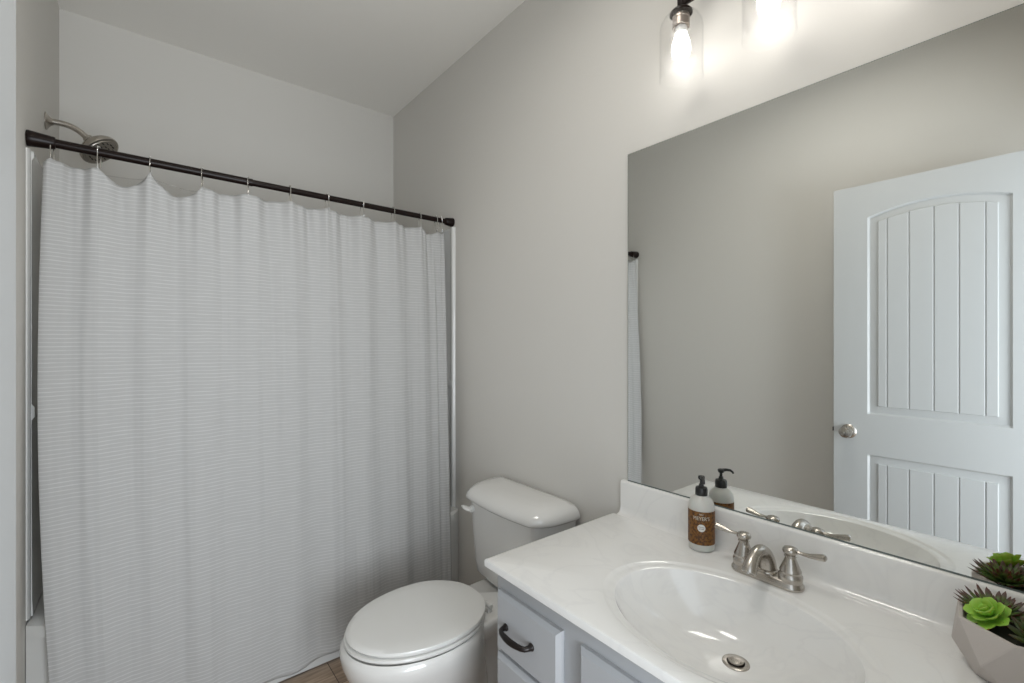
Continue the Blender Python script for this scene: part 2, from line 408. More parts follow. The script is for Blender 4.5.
# ------------------------------------------------------------ rod, curtain, liner, hooks
RA, RB = Vector((XL, 2.014, 1.932)), Vector((XR, 2.050, 1.927))
rdir = (RB-RA).normalized()
def rod_at(x): return RA+(RB-RA)*((x-RA.x)/(RB.x-RA.x))
rod = thing('shower_curtain_rod', 'dark bronze tension rod stretched across the tub alcove holding the white curtain', 'shower rod', rod_at(.5))
L = (RB-RA).length
bm = bmesh.new(); lathe(bm, [(.0138, .02), (.0138, .60), (.0142, .602), (.0142, .608)], RA, rdir, 24); obj('rod_tube', bm, 'bronze', rod)
bm = bmesh.new(); lathe(bm, [(.0122, .60), (.0122, L-.02)], RA, rdir, 24); obj('rod_tube', bm, 'bronze', rod)
bm = bmesh.new(); lathe(bm, [(.0235, .001), (.0245, .004), (.0235, .012), (.0190, .060), (.0180, .063), (.0135, .064)], RA, rdir, 28); obj('end_cap', bm, 'bronze', rod)
bm = bmesh.new(); lathe(bm, [(.0230, .001), (.0235, .004), (.022, .010), (.0175, .042), (.0150, .045), (.011, .046)], RB, -rdir, 28); obj('end_cap', bm, 'bronze', rod)
hook_px = [52, 99, 150, 202, 248, 290, 327, 362, 393, 420, 436, 441]
def x_at_px(px):   # where that line of sight crosses the rod: hook positions measured along the rod
    a = TH+math.atan((px-512)/463.0); k = math.tan(a)
    s = (RB.y-RA.y)/(RB.x-RA.x); return k*(RA.y-s*RA.x)/(1-k*s)
HX = [x_at_px(p) for p in hook_px]
sag = [.012, .055, .050, .010, .008, .007, .006, .005, .008, .022, .010]
ZTOP = [1.880, 1.876, 1.892, 1.876, 1.880, 1.878, 1.877, 1.874, 1.872, 1.870, 1.864, 1.862]
def interp(x, y0s, xs):
    if x <= xs[0]: return y0s[0]
    for i in range(len(xs)-1):
        if x <= xs[i+1]:
            t = (x-xs[i])/(xs[i+1]-xs[i]); return y0s[i]+(y0s[i+1]-y0s[i])*t
    return y0s[-1]
XC0, XC1 = HX[0]-.018, HX[-1]+.010
def phase(x):
    if x < HX[0]: return (x-HX[0])/.12
    for i in range(len(HX)-1):
        if x <= HX[i+1]: return i+(x-HX[i])/(HX[i+1]-HX[i])
    return len(HX)-1+(x-HX[-1])/.05
def cloth(name, topoff, yoff, zbot, mat, nx=620, nz=150, amp=1.0):
    bm = bmesh.new(); grid = []
    for j in range(nz+1):
        v = j/nz; row = []
        for i in range(nx+1):
            u = i/nx; x = XC0+(XC1-XC0)*u; ph = phase(x); i0 = min(max(int(math.floor(ph)), 0), 10); f = min(max(ph-i0, 0), 1)
            zt = interp(x, ZTOP, HX)
            sg = sag[i0]
            # cloth hangs from the hooks: rounded-V sag between each pair
            zt -= sg*(math.sin(PI*f)**.8 if 0 < f < 1 else 0)*(1+.15*math.sin(9*x))
            if x < HX[0]: zt -= (HX[0]-x)*1.1
            zt += topoff
            zb = zbot+.010*math.sin(x*9.0+1)+.006*math.sin(x*23)
            z = zt+(zb-zt)*v
            h = (1.88-z)/1.83                      # 0 at top, 1 at the hem
            ybase = rod_at(x).y-.003
            drop = min(max(h, 0), 1)
            y = ybase+(1.925-ybase)*(drop**.75)
            w1 = math.cos(2*PI*ph)                # pleats keyed to hooks
            A = (.010*math.exp(-h*6)+.006+.004*drop)*amp*min(1, .45+((HX[min(i0+1, 11)]-HX[i0])/.15)*.55)
            n1 = noise.noise(Vector((x*6.5, z*.55, 3.1))); n2 = noise.noise(Vector((x*15, z*.9+4, 7.7))); n3 = noise.noise(Vector((x*3.0+z*.8, z*.4, 9.1)))
            y += -A*w1*(1-.45*drop)+.013*n1*(.25+.75*drop)+.006*n2*(.4+.6*drop)+.008*n3*drop
            # small radiating tension creases near the top
            y += .006*math.exp(-h*13)*math.sin(2*PI*ph*3+1.3*math.sin(ph*2.1))*amp
            xx = x
            n4 = noise.noise(Vector((x*34, z*1.1+11, 2.2))); n5 = noise.noise(Vector((x*75, z*2.2, 6.1)))
            y += .0030*n4+.0009*n5
            # slight bulge outwards of left edge, gathered right edge
            xx += -.022*math.sin(PI*min(max(h, 0), 1))*(1-u)**6
            xx += (.034*h)*(1-u)**4 - (.020*h)*u**5 
            if u > .955: y += .012*math.sin((u-.955)/.045*PI*2.2)*(1-.5*drop)
            row.append(bm.verts.new((xx, y+yoff, z)))
        grid.append(row)
    for a, b in zip(grid, grid[1:]):
        for i in range(nx): bm.faces.new((a[i], a[i+1], b[i+1], b[i]))
    bmesh.ops.recalc_face_normals(bm, faces=bm.faces)
    me = bpy.data.meshes.new(name); bm.to_mesh(me); bm.free(); me.materials.append(M[mat])
    me.polygons.foreach_set('use_smooth', [True]*len(me.polygons))
    o = bpy.data.objects.new(name, me); C.objects.link(o)
    so = o.modifiers.new('thickness', 'SOLIDIFY'); so.thickness = .0012; so.offset = 1
    return o
cur = cloth('shower_curtain', 0, -.004, .045, 'cloth')
tag(cur, 'long white ribbed fabric shower curtain hanging from the dark rod in front of the tub', 'shower curtain')
# hem as a stitched band along the bottom edge
lin = thing('shower_liner', 'clear vinyl liner hanging just behind the white shower curtain', 'shower liner', (.5, 2.06, .6))
bm = bmesh.new(); nx = 240; rows = []
for j in range(41):
    v = j/40; row = []
    for i in range(nx+1):
        x = XC0+.01+(XC1-XC0-.02)*i/nx; ph = phase(x); i0 = min(max(int(math.floor(ph)), 0), 10); f = min(max(ph-i0, 0), 1)
        zt = interp(x, ZTOP, HX)-.004-.012*(math.sin(PI*f) if 0 < f < 1 else 0)
        z = zt+(.55-zt)*v
        y = rod_at(x).y+.032+.010*math.cos(2*PI*ph+.6)*(1-.3*v)+.006*noise.noise(Vector((x*12, z, 5)))+.02*v
        row.append(bm.verts.new((x, y, z)))
    rows.append(row)
for a, b in zip(rows, rows[1:]):
    for i in range(nx): bm.faces.new((a[i], a[i+1], b[i+1], b[i]))
obj('liner_sheet', bm, 'liner', lin, smooth=60)
bm = bmesh.new()
top = [bm_v for bm_v in [(XC0+.01+(XC1-XC0-.02)*i/nx) for i in range(nx+1)]]
pts = []
for x in top:
    ph = phase(x); i0 = min(max(int(math.floor(ph)), 0), 10); f = min(max(ph-i0, 0), 1)
    pts.append((x, rod_at(x).y+.032+.010*math.cos(2*PI*ph+.6), interp(x, ZTOP, HX)-.004-.012*(math.sin(PI*f) if 0 < f < 1 else 0)))
tube(bm, pts, .0016, 6); obj('liner_hem', bm, 'liner', lin)

def make_hook():
    t = thing('curtain_hook', '', 'curtain hook', (0, 0, 0))
    bm = bmesh.new(); pts = []
    for k in range(15):    # over the rod
        a = -PI*.15+PI*1.3*k/14; pts.append((0, .0155*math.cos(a), .0155*math.sin(a)))
    pts = [(0, .0175, -.046), (0, .017, -.03)] + pts[0:] + [(0, -.0165, -.03), (0, -.0165, -.050), (0, -.014, -.060), (0, -.008, -.063), (0, -.003, -.056)]
    tube(bm, pts, .0016, 8); obj('ring', bm, 'chrome', t)
    bm = bmesh.new()
    for k in range(3): bmesh.ops.create_uvsphere(bm, u_segments=10, v_segments=8, radius=.0030, matrix=Matrix.Translation((0, .008*(k-1), .0175-(0 if k == 1 else .002))))
    obj('roller_bead', bm, 'chrome', t)
    return t
hook = make_hook()
ordn = ['leftmost', 'second from the left, before the shower head', 'third from the left', 'fourth from the left', 'fifth from the left', 'sixth from the left', 'sixth from the right', 'fifth from the right', 'fourth from the right', 'third from the right', 'second from the right', 'rightmost, beside the right wall']
for i, x in enumerate(HX):
    if i == 0: h = hook
    else:
        h = hook.copy(); C.objects.link(h)
        for ch in hook.children:
            c = ch.copy(); c.parent = h; C.objects.link(c)
    h.location = rod_at(x); h.rotation_euler = (0, 0, random.uniform(-.25, .25))
    h['label'] = 'silver curtain hook over the dark shower rod, '+ordn[i]; h['category'] = 'curtain hook'; h['group'] = 'curtain hooks along the shower rod'

# ------------------------------------------------------------ toilet
TCY = 1.406
to = thing('toilet', 'white two-piece toilet with closed oval lid between the vanity and the shower curtain', 'toilet', (.85, TCY, 0))
def egg(t, xf, xb, half, p=2.25, backsq=.40):
    """outline of a seat: x from xf (tip) to xb (back), widest about 58% back"""
    xm = xf+(xb-xf)*.56
    c, s = math.cos(t), math.sin(t)
    if c < 0: x = xm-(xm-xf)*abs(c)**(2/2.05); y = half*math.copysign(abs(s)**(2/2.05), s)
    else:
        x = xm+(xb-xm)*abs(c)**(2/4.0); y = half*math.copysign(abs(s)**(2/3.0), s)*(1-backsq*((x-xm)/(xb-xm))**2)
    return x, TCY+y
def egg_rings(specs, n=80):
    return [[(*egg(2*PI*k/n, a, b, h), z) for k in range(n)] for a, b, h, z in specs]
# bowl and pedestal
bm = bmesh.new()
skin_rings(bm, egg_rings([(.78, .93, .10, .30), (.66, .93, .125, .30), (.535, .93, .155, .352), (.510, .935, .172, .366), (.490, .945, .190, .372), (.480, .950, .197, .364), (.477, .952, .199, .345), (.480, .955, .196, .322), (.497, .965, .182, .275), (.535, .975, .156, .215), (.59, .985, .126, .15), (.63, 1.0, .108, .09), (.635, 1.02, .108, .045), (.625, 1.04, .118, .02), (.625, 1.04, .120, .001)]), False, True, True)
obj('bowl', bm, 'porcelain', to, smooth=50)
# rear deck that carries the tank
bm = bmesh.new()
def drect(x0, x1, h, z, rc=.03):
    pts = []
    for (cx, cy, a0) in ((x1-rc*.3, TCY+h-rc*.3, 0), (x0+rc, TCY+h-rc, PI/2), (x0+rc, TCY-h+rc, PI), (x1-rc*.3, TCY-h+rc*.3, 1.5*PI)):
        r_ = rc*.3 if cx > 1.1 else rc
        for k in range(7): pts.append((cx+r_*math.cos(a0+PI/2*k/6), cy+r_*math.sin(a0+PI/2*k/6), z))
    return pts
skin_rings(bm, [drect(.90, 1.20, .065, .001), drect(.90, 1.16, .060, .05), drect(.90, 1.15, .060, .16), drect(.90, 1.17, .075, .24), drect(.89, 1.215, .105, .285), drect(.88, 1.236, .120, .315), drect(.872, 1.240, .126, .340), drect(.875, 1.240, .124, .352), drect(.885, 1.236, .116, .357)])
obj('tank_deck', bm, 'porcelain', to, smooth=50)
# seat ring and lid
bm = bmesh.new(); skin_rings(bm, egg_rings([(.502, .948, .182, .372), (.494, .955, .189, .374), (.488, .959, .193, .381), (.490, .957, .191, .387), (.500, .951, .184, .389)])); obj('seat', bm, 'seat', to, smooth=50)
bm = bmesh.new(); skin_rings(bm, egg_rings([(.507, .953, .182, .3905), (.498, .960, .188, .392), (.494, .963, .190, .398), (.498, .960, .187, .4045), (.515, .946, .174, .4075), (.56, .89, .14, .4092), (.64, .80, .07, .41)])); lid = obj('lid', bm, 'seat', to, smooth=50)
for s in (-1, 1):
    bm = bmesh.new(); lathe(bm, [(.007, -.018), (.009, -.015), (.009, .015), (.007, .018)], (.968, TCY+s*.07, .378), (0, 1, 0), 20); box(bm, .956, TCY+s*.07-.014, .350, .976, TCY+s*.07+.014, .374, .004); obj('hinge', bm, 'seat', to)
    bm = bmesh.new(); lathe(bm, [(.016, 0), (.016, .006), (.011, .018), (.004, .022)], (.80, TCY+s*.112, .001), (0, 0, 1), 18); obj('bolt_cap', bm, 'porcelain', to)
# tank: bowed front, tapers downwards
def tank_out(xf, xb, hw, fw, bow):
    # front corners at +-fw, soft chamfer back to the wall at +-hw
    pts = []; m_ = 16
    for i in range(m_+1):
        t = -1+2*i/m_; pts.append((xf-bow*(1-t*t), TCY+t*fw))
    d = xb-xf; e = hw-fw
    side = [(.03, .17), (.08, .36), (.17, .60), (.28, .78), (.42, .90), (.60, .96), (.85, 1.0), (1.0, .99)]
    pts += [(xf+d*a, TCY+fw+e*b) for a, b in side] + [(xf+d*a, TCY-fw-e*b) for a, b in side[::-1]]
    return pts
def tring(xf, xb, hw, fw, bow, z): return [(x, y, z) for x, y in tank_out(xf, xb, hw, fw, bow)]
XB = 1.243
bm = bmesh.new()
skin_rings(bm, [tring(1.110, XB-.02, .165, .12, .005, .3575), tring(1.090, XB-.008, .190, .145, .012, .362), tring(1.080, XB-.004, .205, .160, .013, .378), tring(1.075, XB, .213, .166, .014, .42), tring(1.068, XB, .226, .174, .014, .56), tring(1.064, XB, .236, .182, .014, .668)])
obj('tank', bm, 'porcelain', to, smooth=50)
bm = bmesh.new()
skin_rings(bm, [tring(1.064, XB, .240, .184, .014, .668), tring(1.052, XB+.004, .249, .190, .016, .669), tring(1.048, XB+.005, .252, .193, .016, .674), tring(1.048, XB+.005, .252, .193, .016, .683), tring(1.053, XB+.004, .248, .190, .016, .696), tring(1.064, XB+.002, .239, .184, .016, .708), tring(1.080, XB, .226, .174, .014, .718), tring(1.102, XB-.006, .205, .158, .012, .725), tring(1.135, XB-.02, .172, .13, .008, .729), tring(1.17, XB-.05, .11, .09, .003, .7305)])
obj('tank_lid', bm, 'porcelain', to, smooth=60)
bm = bmesh.new(); lathe(bm, [(.014, -.006), (.014, .008), (.010, .013)], (1.062, TCY+.168, .632), (-1, 0, 0), 18)
tube(bm, [(1.050, TCY+.160, .630), (1.046, TCY+.174, .631), (1.043, TCY+.192, .633), (1.042, TCY+.208, .635), (1.041, TCY+.218, .636)], [.010, .0145, .0135, .009, .003], 14, .6)
obj('flush_lever', bm, 'seat', to, smooth=50)

# ------------------------------------------------------------ vanity cabinet
CF = .730                  # cabinet face plane
VY0, VY1 = -.030, .966
van = thing('vanity_cabinet', 'pale grey painted vanity cabinet with drawers and doors under the marble top', 'vanity', (1.0, .47, 0))
bm = bmesh.new()
box(bm, CF, VY0, .09, CF+.018, VY1, .7285, .001); box(bm, CF+.018, VY0, .09, XR-.003, VY0+.016, .7285); box(bm, CF+.018, VY1-.016, .0, XR-.003, VY1, .7285)
box(bm, CF+.018, VY0+.016, .09, XR-.003, VY1-.016, .105); box(bm, CF+.06, VY0, 0, CF+.075, VY1-.016, .09); box(bm, CF+.018, VY0, 0, XR-.003, VY0+.016, .09)
obj('cabinet_body', bm, 'cabinet', van)
def front(name, ya, yb, za, zb):
    bm = bmesh.new(); xo, xi, b = .711, CF-.0005, .009
    r0 = [(xi, ya, za), (xi, yb, za), (xi, yb, zb), (xi, ya, zb)]
    r1 = [(xo+.009, p[1], p[2]) for p in r0]
    r2 = [(xo, ya+b, za+b), (xo, yb-b, za+b), (xo, yb-b, zb-b), (xo, ya+b, zb-b)]
    skin_rings(bm, [r0, r1, r2]); return obj(name, bm, 'cabinet', van, smooth=12)
def pull(p, vertical, parent):
    bm = bmesh.new(); h = .048
    def P(a, out): return (p[0]-out, p[1]+(0 if vertical else a), p[2]+(a if vertical else 0))
    path = [P(-h, 0), P(-h, .010), P(-h+.003, .019), P(-h+.012, .024)] + [P(-h+.012+(2*h-.024)*i/8, .024+.005*math.sin(PI*i/8)) for i in range(1, 8)] + [P(h-.012, .024), P(h-.003, .019), P(h, .010), P(h, 0)]
    tube(bm, path, [.0085, .0064, .0060, .0062]+[.0062+.0016*math.sin(PI*i/8) for i in range(1, 8)]+[.0062, .0060, .0064, .0085], 12)
    for s in (-1, 1): lathe(bm, [(.009, 0), (.009, .003), (.006, .006)], P(s*h, 0), (-1, 0, 0), 16)
    return obj('pull_handle', bm, 'iron', parent, smooth=50)
for (ya, yb) in ((.722, .950), (-.012, .216)):
    for (za, zb) in ((.530, .679), (.375, .520), (.125, .365)):
        d = front('drawer', ya, yb, za, zb); pull((.711, (ya+yb)/2+.022, (za+zb)/2), False, d)
for (ya, yb, s) in ((.472, .664, -1), (.274, .466, 1)):
    d = front('cabinet_door', ya, yb, .125, .679)
    pull((.711, (ya+.03) if s < 0 else (yb-.03), .585), True, d)

# ------------------------------------------------------------ vanity top with integral oval basin
ZT0 = .752
SX, SY, SA, SB = .930, .468, .178, .236
DRX, DRY, DRZ = .988, .468, .632
top = thing('countertop', 'white cultured marble countertop with oval integral basin and backsplash', 'countertop', (.97, .47, ZT0))
N = 144; ang = [2*PI*i/N for i in range(N)]
X0, X1, YA, YZ = .698, 1.214, -.038, .980
def ell(k, z, cx=SX, cy=SY, a=SA, b=SB): return [(cx+a*k*math.cos(t), cy+b*k*math.sin(t), z) for t in ang]
bm = bmesh.new()
# add exact corners by snapping the nearest ray on the rectangle rings
def rect_ring(x0, y0, x1, y1, z):
    pts = [list(rect_hit(SX, SY, x0, y0, x1, y1, t)) for t in ang]
    for c in ((x0, y0), (x1, y0), (x1, y1), (x0, y1)):
        k = min(range(N), key=lambda i: (pts[i][0]-c[0])**2+(pts[i][1]-c[1])**2); pts[k] = list(c)
    return [(p[0], p[1], z) for p in pts]
deck = [ell(1.0, ZT0-.0075), ell(1.012, ZT0-.0055), ell(1.06, ZT0-.0045), ell(1.095, ZT0-.0035), ell(1.115, ZT0-.0008), ell(1.13, ZT0)]
deck += [rect_ring(X0+.006, YA, X1, YZ-.006, ZT0), rect_ring(X0+.002, YA, X1, YZ-.002, ZT0-.0015), rect_ring(X0, YA, X1, YZ, ZT0-.006), rect_ring(X0, YA, X1, YZ, ZT0-.019), rect_ring(X0+.004, YA, X1, YZ-.004, ZT0-.023), ell(1.13, ZT0-.023)]
skin_rings(bm, deck, False, False, False)
obj('deck', bm, 'marble', top, smooth=40)
bm = bmesh.new(); rings = []
K = 26
for i in range(K+1):
    t = i/K            # 0 rim, 1 drain
    s = 1-t; k = s*1.0+.0
    cx = SX+(DRX-SX)*(t**1.2); cy = SY
    a = SA*s+.021*t; b = SB*s+.021*t
    dz = (ZT0-.0075-DRZ)
    z = DRZ+dz*(s**3.1)*.95+dz*.05*(s**16)
    rings.append([(cx+a*math.cos(q), cy+b*math.sin(q), z) for q in ang])
skin_rings(bm, rings, False, False, False)
obj('basin', bm, 'marble', top, smooth=60)
bm = bmesh.new()
prof = [(X1, ZT0), (X1+.008, ZT0+.001), (X1+.016, ZT0+.005), (X1+.021, ZT0+.012), (X1+.0225, ZT0+.022), (X1+.0225, ZT0+.098), (X1+.024, ZT0+.103), (X1+.028, ZT0+.106), (XR-.001, ZT0+.106), (XR-.001, ZT0-.020), (X1, ZT0-.020)]
skin_rings(bm, [[(x, y, z-(.0 if y < YZ-.001 else .0)) for x, z in prof] for y in (YA, YZ-.016)] )
obj('backsplash', bm, 'marble', top, smooth=50)

# drain
dr = thing('sink_drain', 'brushed nickel pop-up drain at the bottom of the oval basin', 'drain', (DRX, DRY, DRZ))
bm = bmesh.new(); lathe(bm, [(.017, -.012), (.0165, -.001), (.018, .0022), (.024, .0026), (.0265, .0015), (.0272, .0002), (.024, -.002)], (DRX, DRY, DRZ), (0, 0, 1), 40, False, False); obj('drain_flange', bm, 'nickel', dr)
bm = bmesh.new(); lathe(bm, [(.0168, -.014), (.0168, -.011)], (DRX, DRY, DRZ), (0, 0, 1), 30); obj('drain_throat', bm, 'dark', dr)
bm = bmesh.new(); lathe(bm, [(.004, -.011), (.004, .001), (.0125, .002), (.0155, .0035), (.0162, .006), (.0155, .0082), (.008, .0098), (.001, .0103)], (DRX-.0, DRY, DRZ), (0, 0, 1), 36); obj('stopper', bm, 'nickel', dr)

# ------------------------------------------------------------ faucet
FX, FY, FZ = 1.164, .479, ZT0+.0003
fa = thing('faucet', 'brushed nickel centerset faucet with two lever handles behind the basin', 'faucet', (FX, FY, FZ))
def stadium(hl, r, z, n=12):
    pts = []
    for i in range(n+1):
        a = -PI/2*0+PI*i/n; pts.append((FX+r*math.cos(a), FY+hl+r*math.sin(a), z))
    for i in range(n+1):
        a = PI+PI*i/n; pts.append((FX+r*math.cos(a), FY-hl+r*math.sin(a), z))
    return pts
bm = bmesh.new(); skin_rings(bm, [stadium(.052, .0275, FZ), stadium(.052, .0285, FZ+.002), stadium(.052, .0285, FZ+.006), stadium(.052, .0265, FZ+.0095), stadium(.052, .0255, FZ+.012), stadium(.052, .0235, FZ+.0165), stadium(.052, .0205, FZ+.0185), stadium(.052, .010, FZ+.0195)])
obj('base_plate', bm, 'nickel', fa, smooth=40)
for s in (1, -1):
    c = (FX+.000, FY+s*.0525, FZ+.019)
    bm = bmesh.new(); lathe(bm, [(.0230, -.012), (.0240, -.004), (.0250, .003), (.0250, .009), (.0225, .012), (.0215, .016), (.0225, .019), (.0205, .024), (.0165, .034), (.0130, .043), (.0112, .048), (.0112, .0505), (.0130, .052), (.0128, .0545), (.0110, .056), (.0118, .058)], c, (0, 0, 1), 36)
    hnd = obj('handle_body', bm, 'nickel', fa, smooth=40)
    bm = bmesh.new()
    lathe(bm, [(.0105, .057), (.0150, .0595), (.0165, .063), (.0160, .067), (.0135, .0705), (.0085, .0725), (.001, .0735)], c, (0, 0, 1), 32)
    z = c[2]+.064; d = Vector((-.06 if s > 0 else .03, s, -.0)).normalized()
    P = lambda t, dz=0: Vector((c[0], c[1], z))+d*t+Vector((0, 0, dz))
    tube(bm, [P(.010), P(.018, .001), P(.026, .0005), P(.038, .001), P(.050, .003), P(.060, .005), P(.068, .0065), P(.071, .007)], [.0060, .0045, .0047, .0062, .0080, .0094, .0096, .0050], 18, .78)
    obj('lever', bm, 'nickel', hnd, smooth=50)
bm = bmesh.new()
pts = bez((FX+.006, FY, FZ+.010), (FX+.012, FY, FZ+.076), (FX-.056, FY, FZ+.098), (FX-.088, FY, FZ+.046), 24)
tube(bm, pts, [.0215-.007*min(1, i/10) if i < 10 else .0145-.0012*math.sin((i-10)/14*PI)+.0005*max(0, i-20) for i in range(25)], 24)
lathe(bm, [(.025, .0), (.0245, .004), (.021, .007)], (FX+.004, FY, FZ+.016), (0, 0, 1), 30)
sp = obj('spout', bm, 'nickel', fa, smooth=50)
dd = (Vector(pts[-1])-Vector(pts[-2])).normalized()
bm = bmesh.new(); lathe(bm, [(.0155, -.002), (.0160, .003), (.0150, .007), (.0115, .0075), (.011, .005)], pts[-1], dd, 24); obj('aerator', bm, 'nickel', sp)

# ------------------------------------------------------------ soap bottle
BX, BY, BR = 1.194, .659, .0338
so = thing('soap_bottle', 'pump soap bottle with brown label and black pump standing beside the faucet', 'soap bottle', (BX, BY, ZT0))
bz = ZT0+.0005
bm = bmesh.new(); lathe(bm, [(.026, 0), (.030, .001), (.0325, .004), (BR, .009), (BR, .112), (.0325, .122), (.0285, .133), (.022, .140), (.016, .1435), (.0145, .146)], (BX, BY, bz), (0, 0, 1), 48); obj('bottle_body', bm, 'bottle', so, smooth=50)
lc = math.atan2(-BY, -BX)      # label centre faces the doorway
lab = bmesh.new(); n = 48; A = 2.75
outer = []
for z in (.020, .1085):
    outer.append([lab.verts.new((BX+(BR+.0005)*math.cos(lc-A+2*A*i/n), BY+(BR+.0005)*math.sin(lc-A+2*A*i/n), bz+z)) for i in range(n+1)])
for i in range(n): lab.faces.new((outer[0][i], outer[0][i+1], outer[1][i+1], outer[1][i]))
label = obj('label', lab, 'label', so, smooth=50)
def wrap_text(txt, size, zc, mat, name='lettering', off=.0012, parent=None, sx=1.0):
    cu = bpy.data.curves.new('t', 'FONT'); cu.body = txt; cu.size = size; cu.align_x = 'CENTER'; cu.align_y = 'CENTER'; cu.resolution_u = 3
    ob = bpy.data.objects.new('t', cu); C.objects.link(ob); bpy.context.view_layer.update()
    me = bpy.data.meshes.new_from_object(ob.evaluated_get(bpy.context.evaluated_depsgraph_get()))
    bpy.data.objects.remove(ob)
    bm = bmesh.new(); bm.from_mesh(me)
    for v in bm.verts:
        a = lc+v.co.x*sx/BR; rr = BR+off; v.co = Vector((BX+rr*math.cos(a), BY+rr*math.sin(a), bz+zc+v.co.y))
    return obj(name, bm, mat, parent or label, smooth=0)
wrap_text("MRS.", .006, .1015, 'white_ink')
wrap_text("MEYER'S", .0135, .0905, 'white_ink', sx=.85)
bm = bmesh.new(); n = 40
cv = bm.verts.new((BX+(BR+.0011)*math.cos(lc), BY+(BR+.0011)*math.sin(lc), bz+.066)); ring = []
for i in range(n):
    a = 2*PI*i/n; q = lc+.0098*math.cos(a)/BR; ring.append(bm.verts.new((BX+(BR+.0011)*math.cos(q), BY+(BR+.0011)*math.sin(q), bz+.066+.0098*math.sin(a))))
for i in range(n): bm.faces.new((cv, ring[i], ring[(i+1) % n]))
obj('label_disc', bm, 'white_disc', label, smooth=0)
wrap_text("HAND", .0052, .0685, 'brown_ink', off=.0016); wrap_text("SOAP", .0052, .0635, 'brown_ink', off=.0016)
pz = bz+.145
bm = bmesh.new(); lathe(bm, [(.0155, 0), (.0160, .001), (.0160, .016), (.0145, .021), (.0085, .0225), (.0062, .026), (.0060, .030)], (BX, BY, pz), (0, 0, 1), 30)
pump = obj('pump_collar', bm, 'black', so, smooth=40)
bm = bmesh.new(); lathe(bm, [(.0040, .028), (.0040, .040), (.0075, .042), (.0088, .046), (.0080, .051), (.003, .0525)], (BX, BY, pz), (0, 0, 1), 20)
d = Vector((-.78, -.62, 0)).normalized(); o3 = Vector((BX, BY, pz+.0475))
tube(bm, [o3-d*.008, o3, o3+d*.014+Vector((0, 0, .0015)), o3+d*.026+Vector((0, 0, 0)), o3+d*.033+Vector((0, 0, -.005)), o3+d*.035+Vector((0, 0, -.009))], [.0045, .0062, .0052, .0044, .0038, .0034], 12, .8)
obj('pump_head', bm, 'black', so, smooth=50)

# ------------------------------------------------------------ faceted planter and succulents
PX, PY_ = 1.141, .060
bm = bmesh.new(); nf = 7
def pring(r, z, ph, n=nf): return [(PX+r*math.cos(2*PI*(k+ph)/n+.35), PY_+r*math.sin(2*PI*(k+ph)/n+.35), ZT0+z) for k in range(n)]
R0, R1, R2 = pring(.070, .0005, 0), pring(.0925, .036, .5), pring(.0930, .094, 0)
R3, R4 = pring(.086, .094, 0), pring(.082, .078, 0)
vv = [[bm.verts.new(p) for p in r] for r in (R0, R1, R2, R3, R4)]
for k in range(nf):
    k1 = (k+1) % nf
    bm.faces.new((vv[0][k], vv[0][k1], vv[1][k])); bm.faces.new((vv[0][k1], vv[1][k1], vv[1][k]))
    bm.faces.new((vv[1][k], vv[2][k1], vv[2][k])); bm.faces.new((vv[1][k], vv[1][k1], vv[2][k1]))
    bm.faces.new((vv[2][k], vv[2][k1], vv[3][k1], vv[3][k])); bm.faces.new((vv[3][k], vv[3][k1], vv[4][k1], vv[4][k]))
bm.faces.new(vv[0][::-1]); bm.faces.new(vv[4])
bmesh.ops.recalc_face_normals(bm, faces=bm.faces)
bmesh.ops.bevel(bm, geom=list(bm.edges), offset=.0012, segments=1, affect='EDGES')
pl = thing('planter', 'faceted taupe concrete bowl planter on the countertop at the right edge', 'planter', (PX, PY_, ZT0))
obj('planter_bowl', bm, 'concrete', pl, smooth=10)
bm = bmesh.new(); lathe(bm, [(.074, -.004), (.074, 0), (.04, .004), (.001, .005)], (PX, PY_, ZT0+.086), (0, 0, 1), 20)
for v in bm.verts: v.co.z += .003*noise.noise(v.co*80)
obj('moss_fill', bm, 'soil', pl)
def leaf(bm, base, yaw, pitch, Ln, W, T, curl, tipl, pointy=1.0, cup=.25):
    """fleshy leaf growing from base, outwards along yaw, raised by pitch"""
    lay = bm.verts.layers.float.get('tip') or bm.verts.layers.float.new('tip')
    n, seg = 10, 9; prev = None; pos = Vector(base); ang_ = pitch
    side = Vector((-math.sin(yaw), math.cos(yaw), 0))
    for j in range(seg+1):
        t = j/seg
        d = Vector((math.cos(yaw)*math.cos(ang_), math.sin(yaw)*math.cos(ang_), math.sin(ang_)))
        up = Vector((-math.cos(yaw)*math.sin(ang_), -math.sin(yaw)*math.sin(ang_), math.cos(ang_)))
        if pointy > .8: wd = W*(.45+.9*t)*(1-t**2.2)**.75 if t < 1 else 0
        else: wd = W*(.38+1.0*t)*(1-t**5)**.6 if t < 1 else 0
        wd = max(wd, .0004); th = max(T*(1-t**3)*(.7+.3*math.sin(PI*t)), .0004)
        ring = []
        for k in range(n):
            a = 2*PI*k/n; x = math.cos(a); y = math.sin(a)
            v = bm.verts.new(pos+side*x*wd*.5+up*(y*th*.5+cup*wd*x*x*.5)); v[lay] = min(1, t**2*tipl); ring.append(v)
        if prev:
            for k in range(n): bm.faces.new((prev[k], prev[(k+1) % n], ring[(k+1) % n], ring[k]))
        else: bm.faces.new(ring[::-1])
        prev = ring; pos = pos+d*(Ln/seg); ang_ += curl/seg
    bm.faces.new(prev)
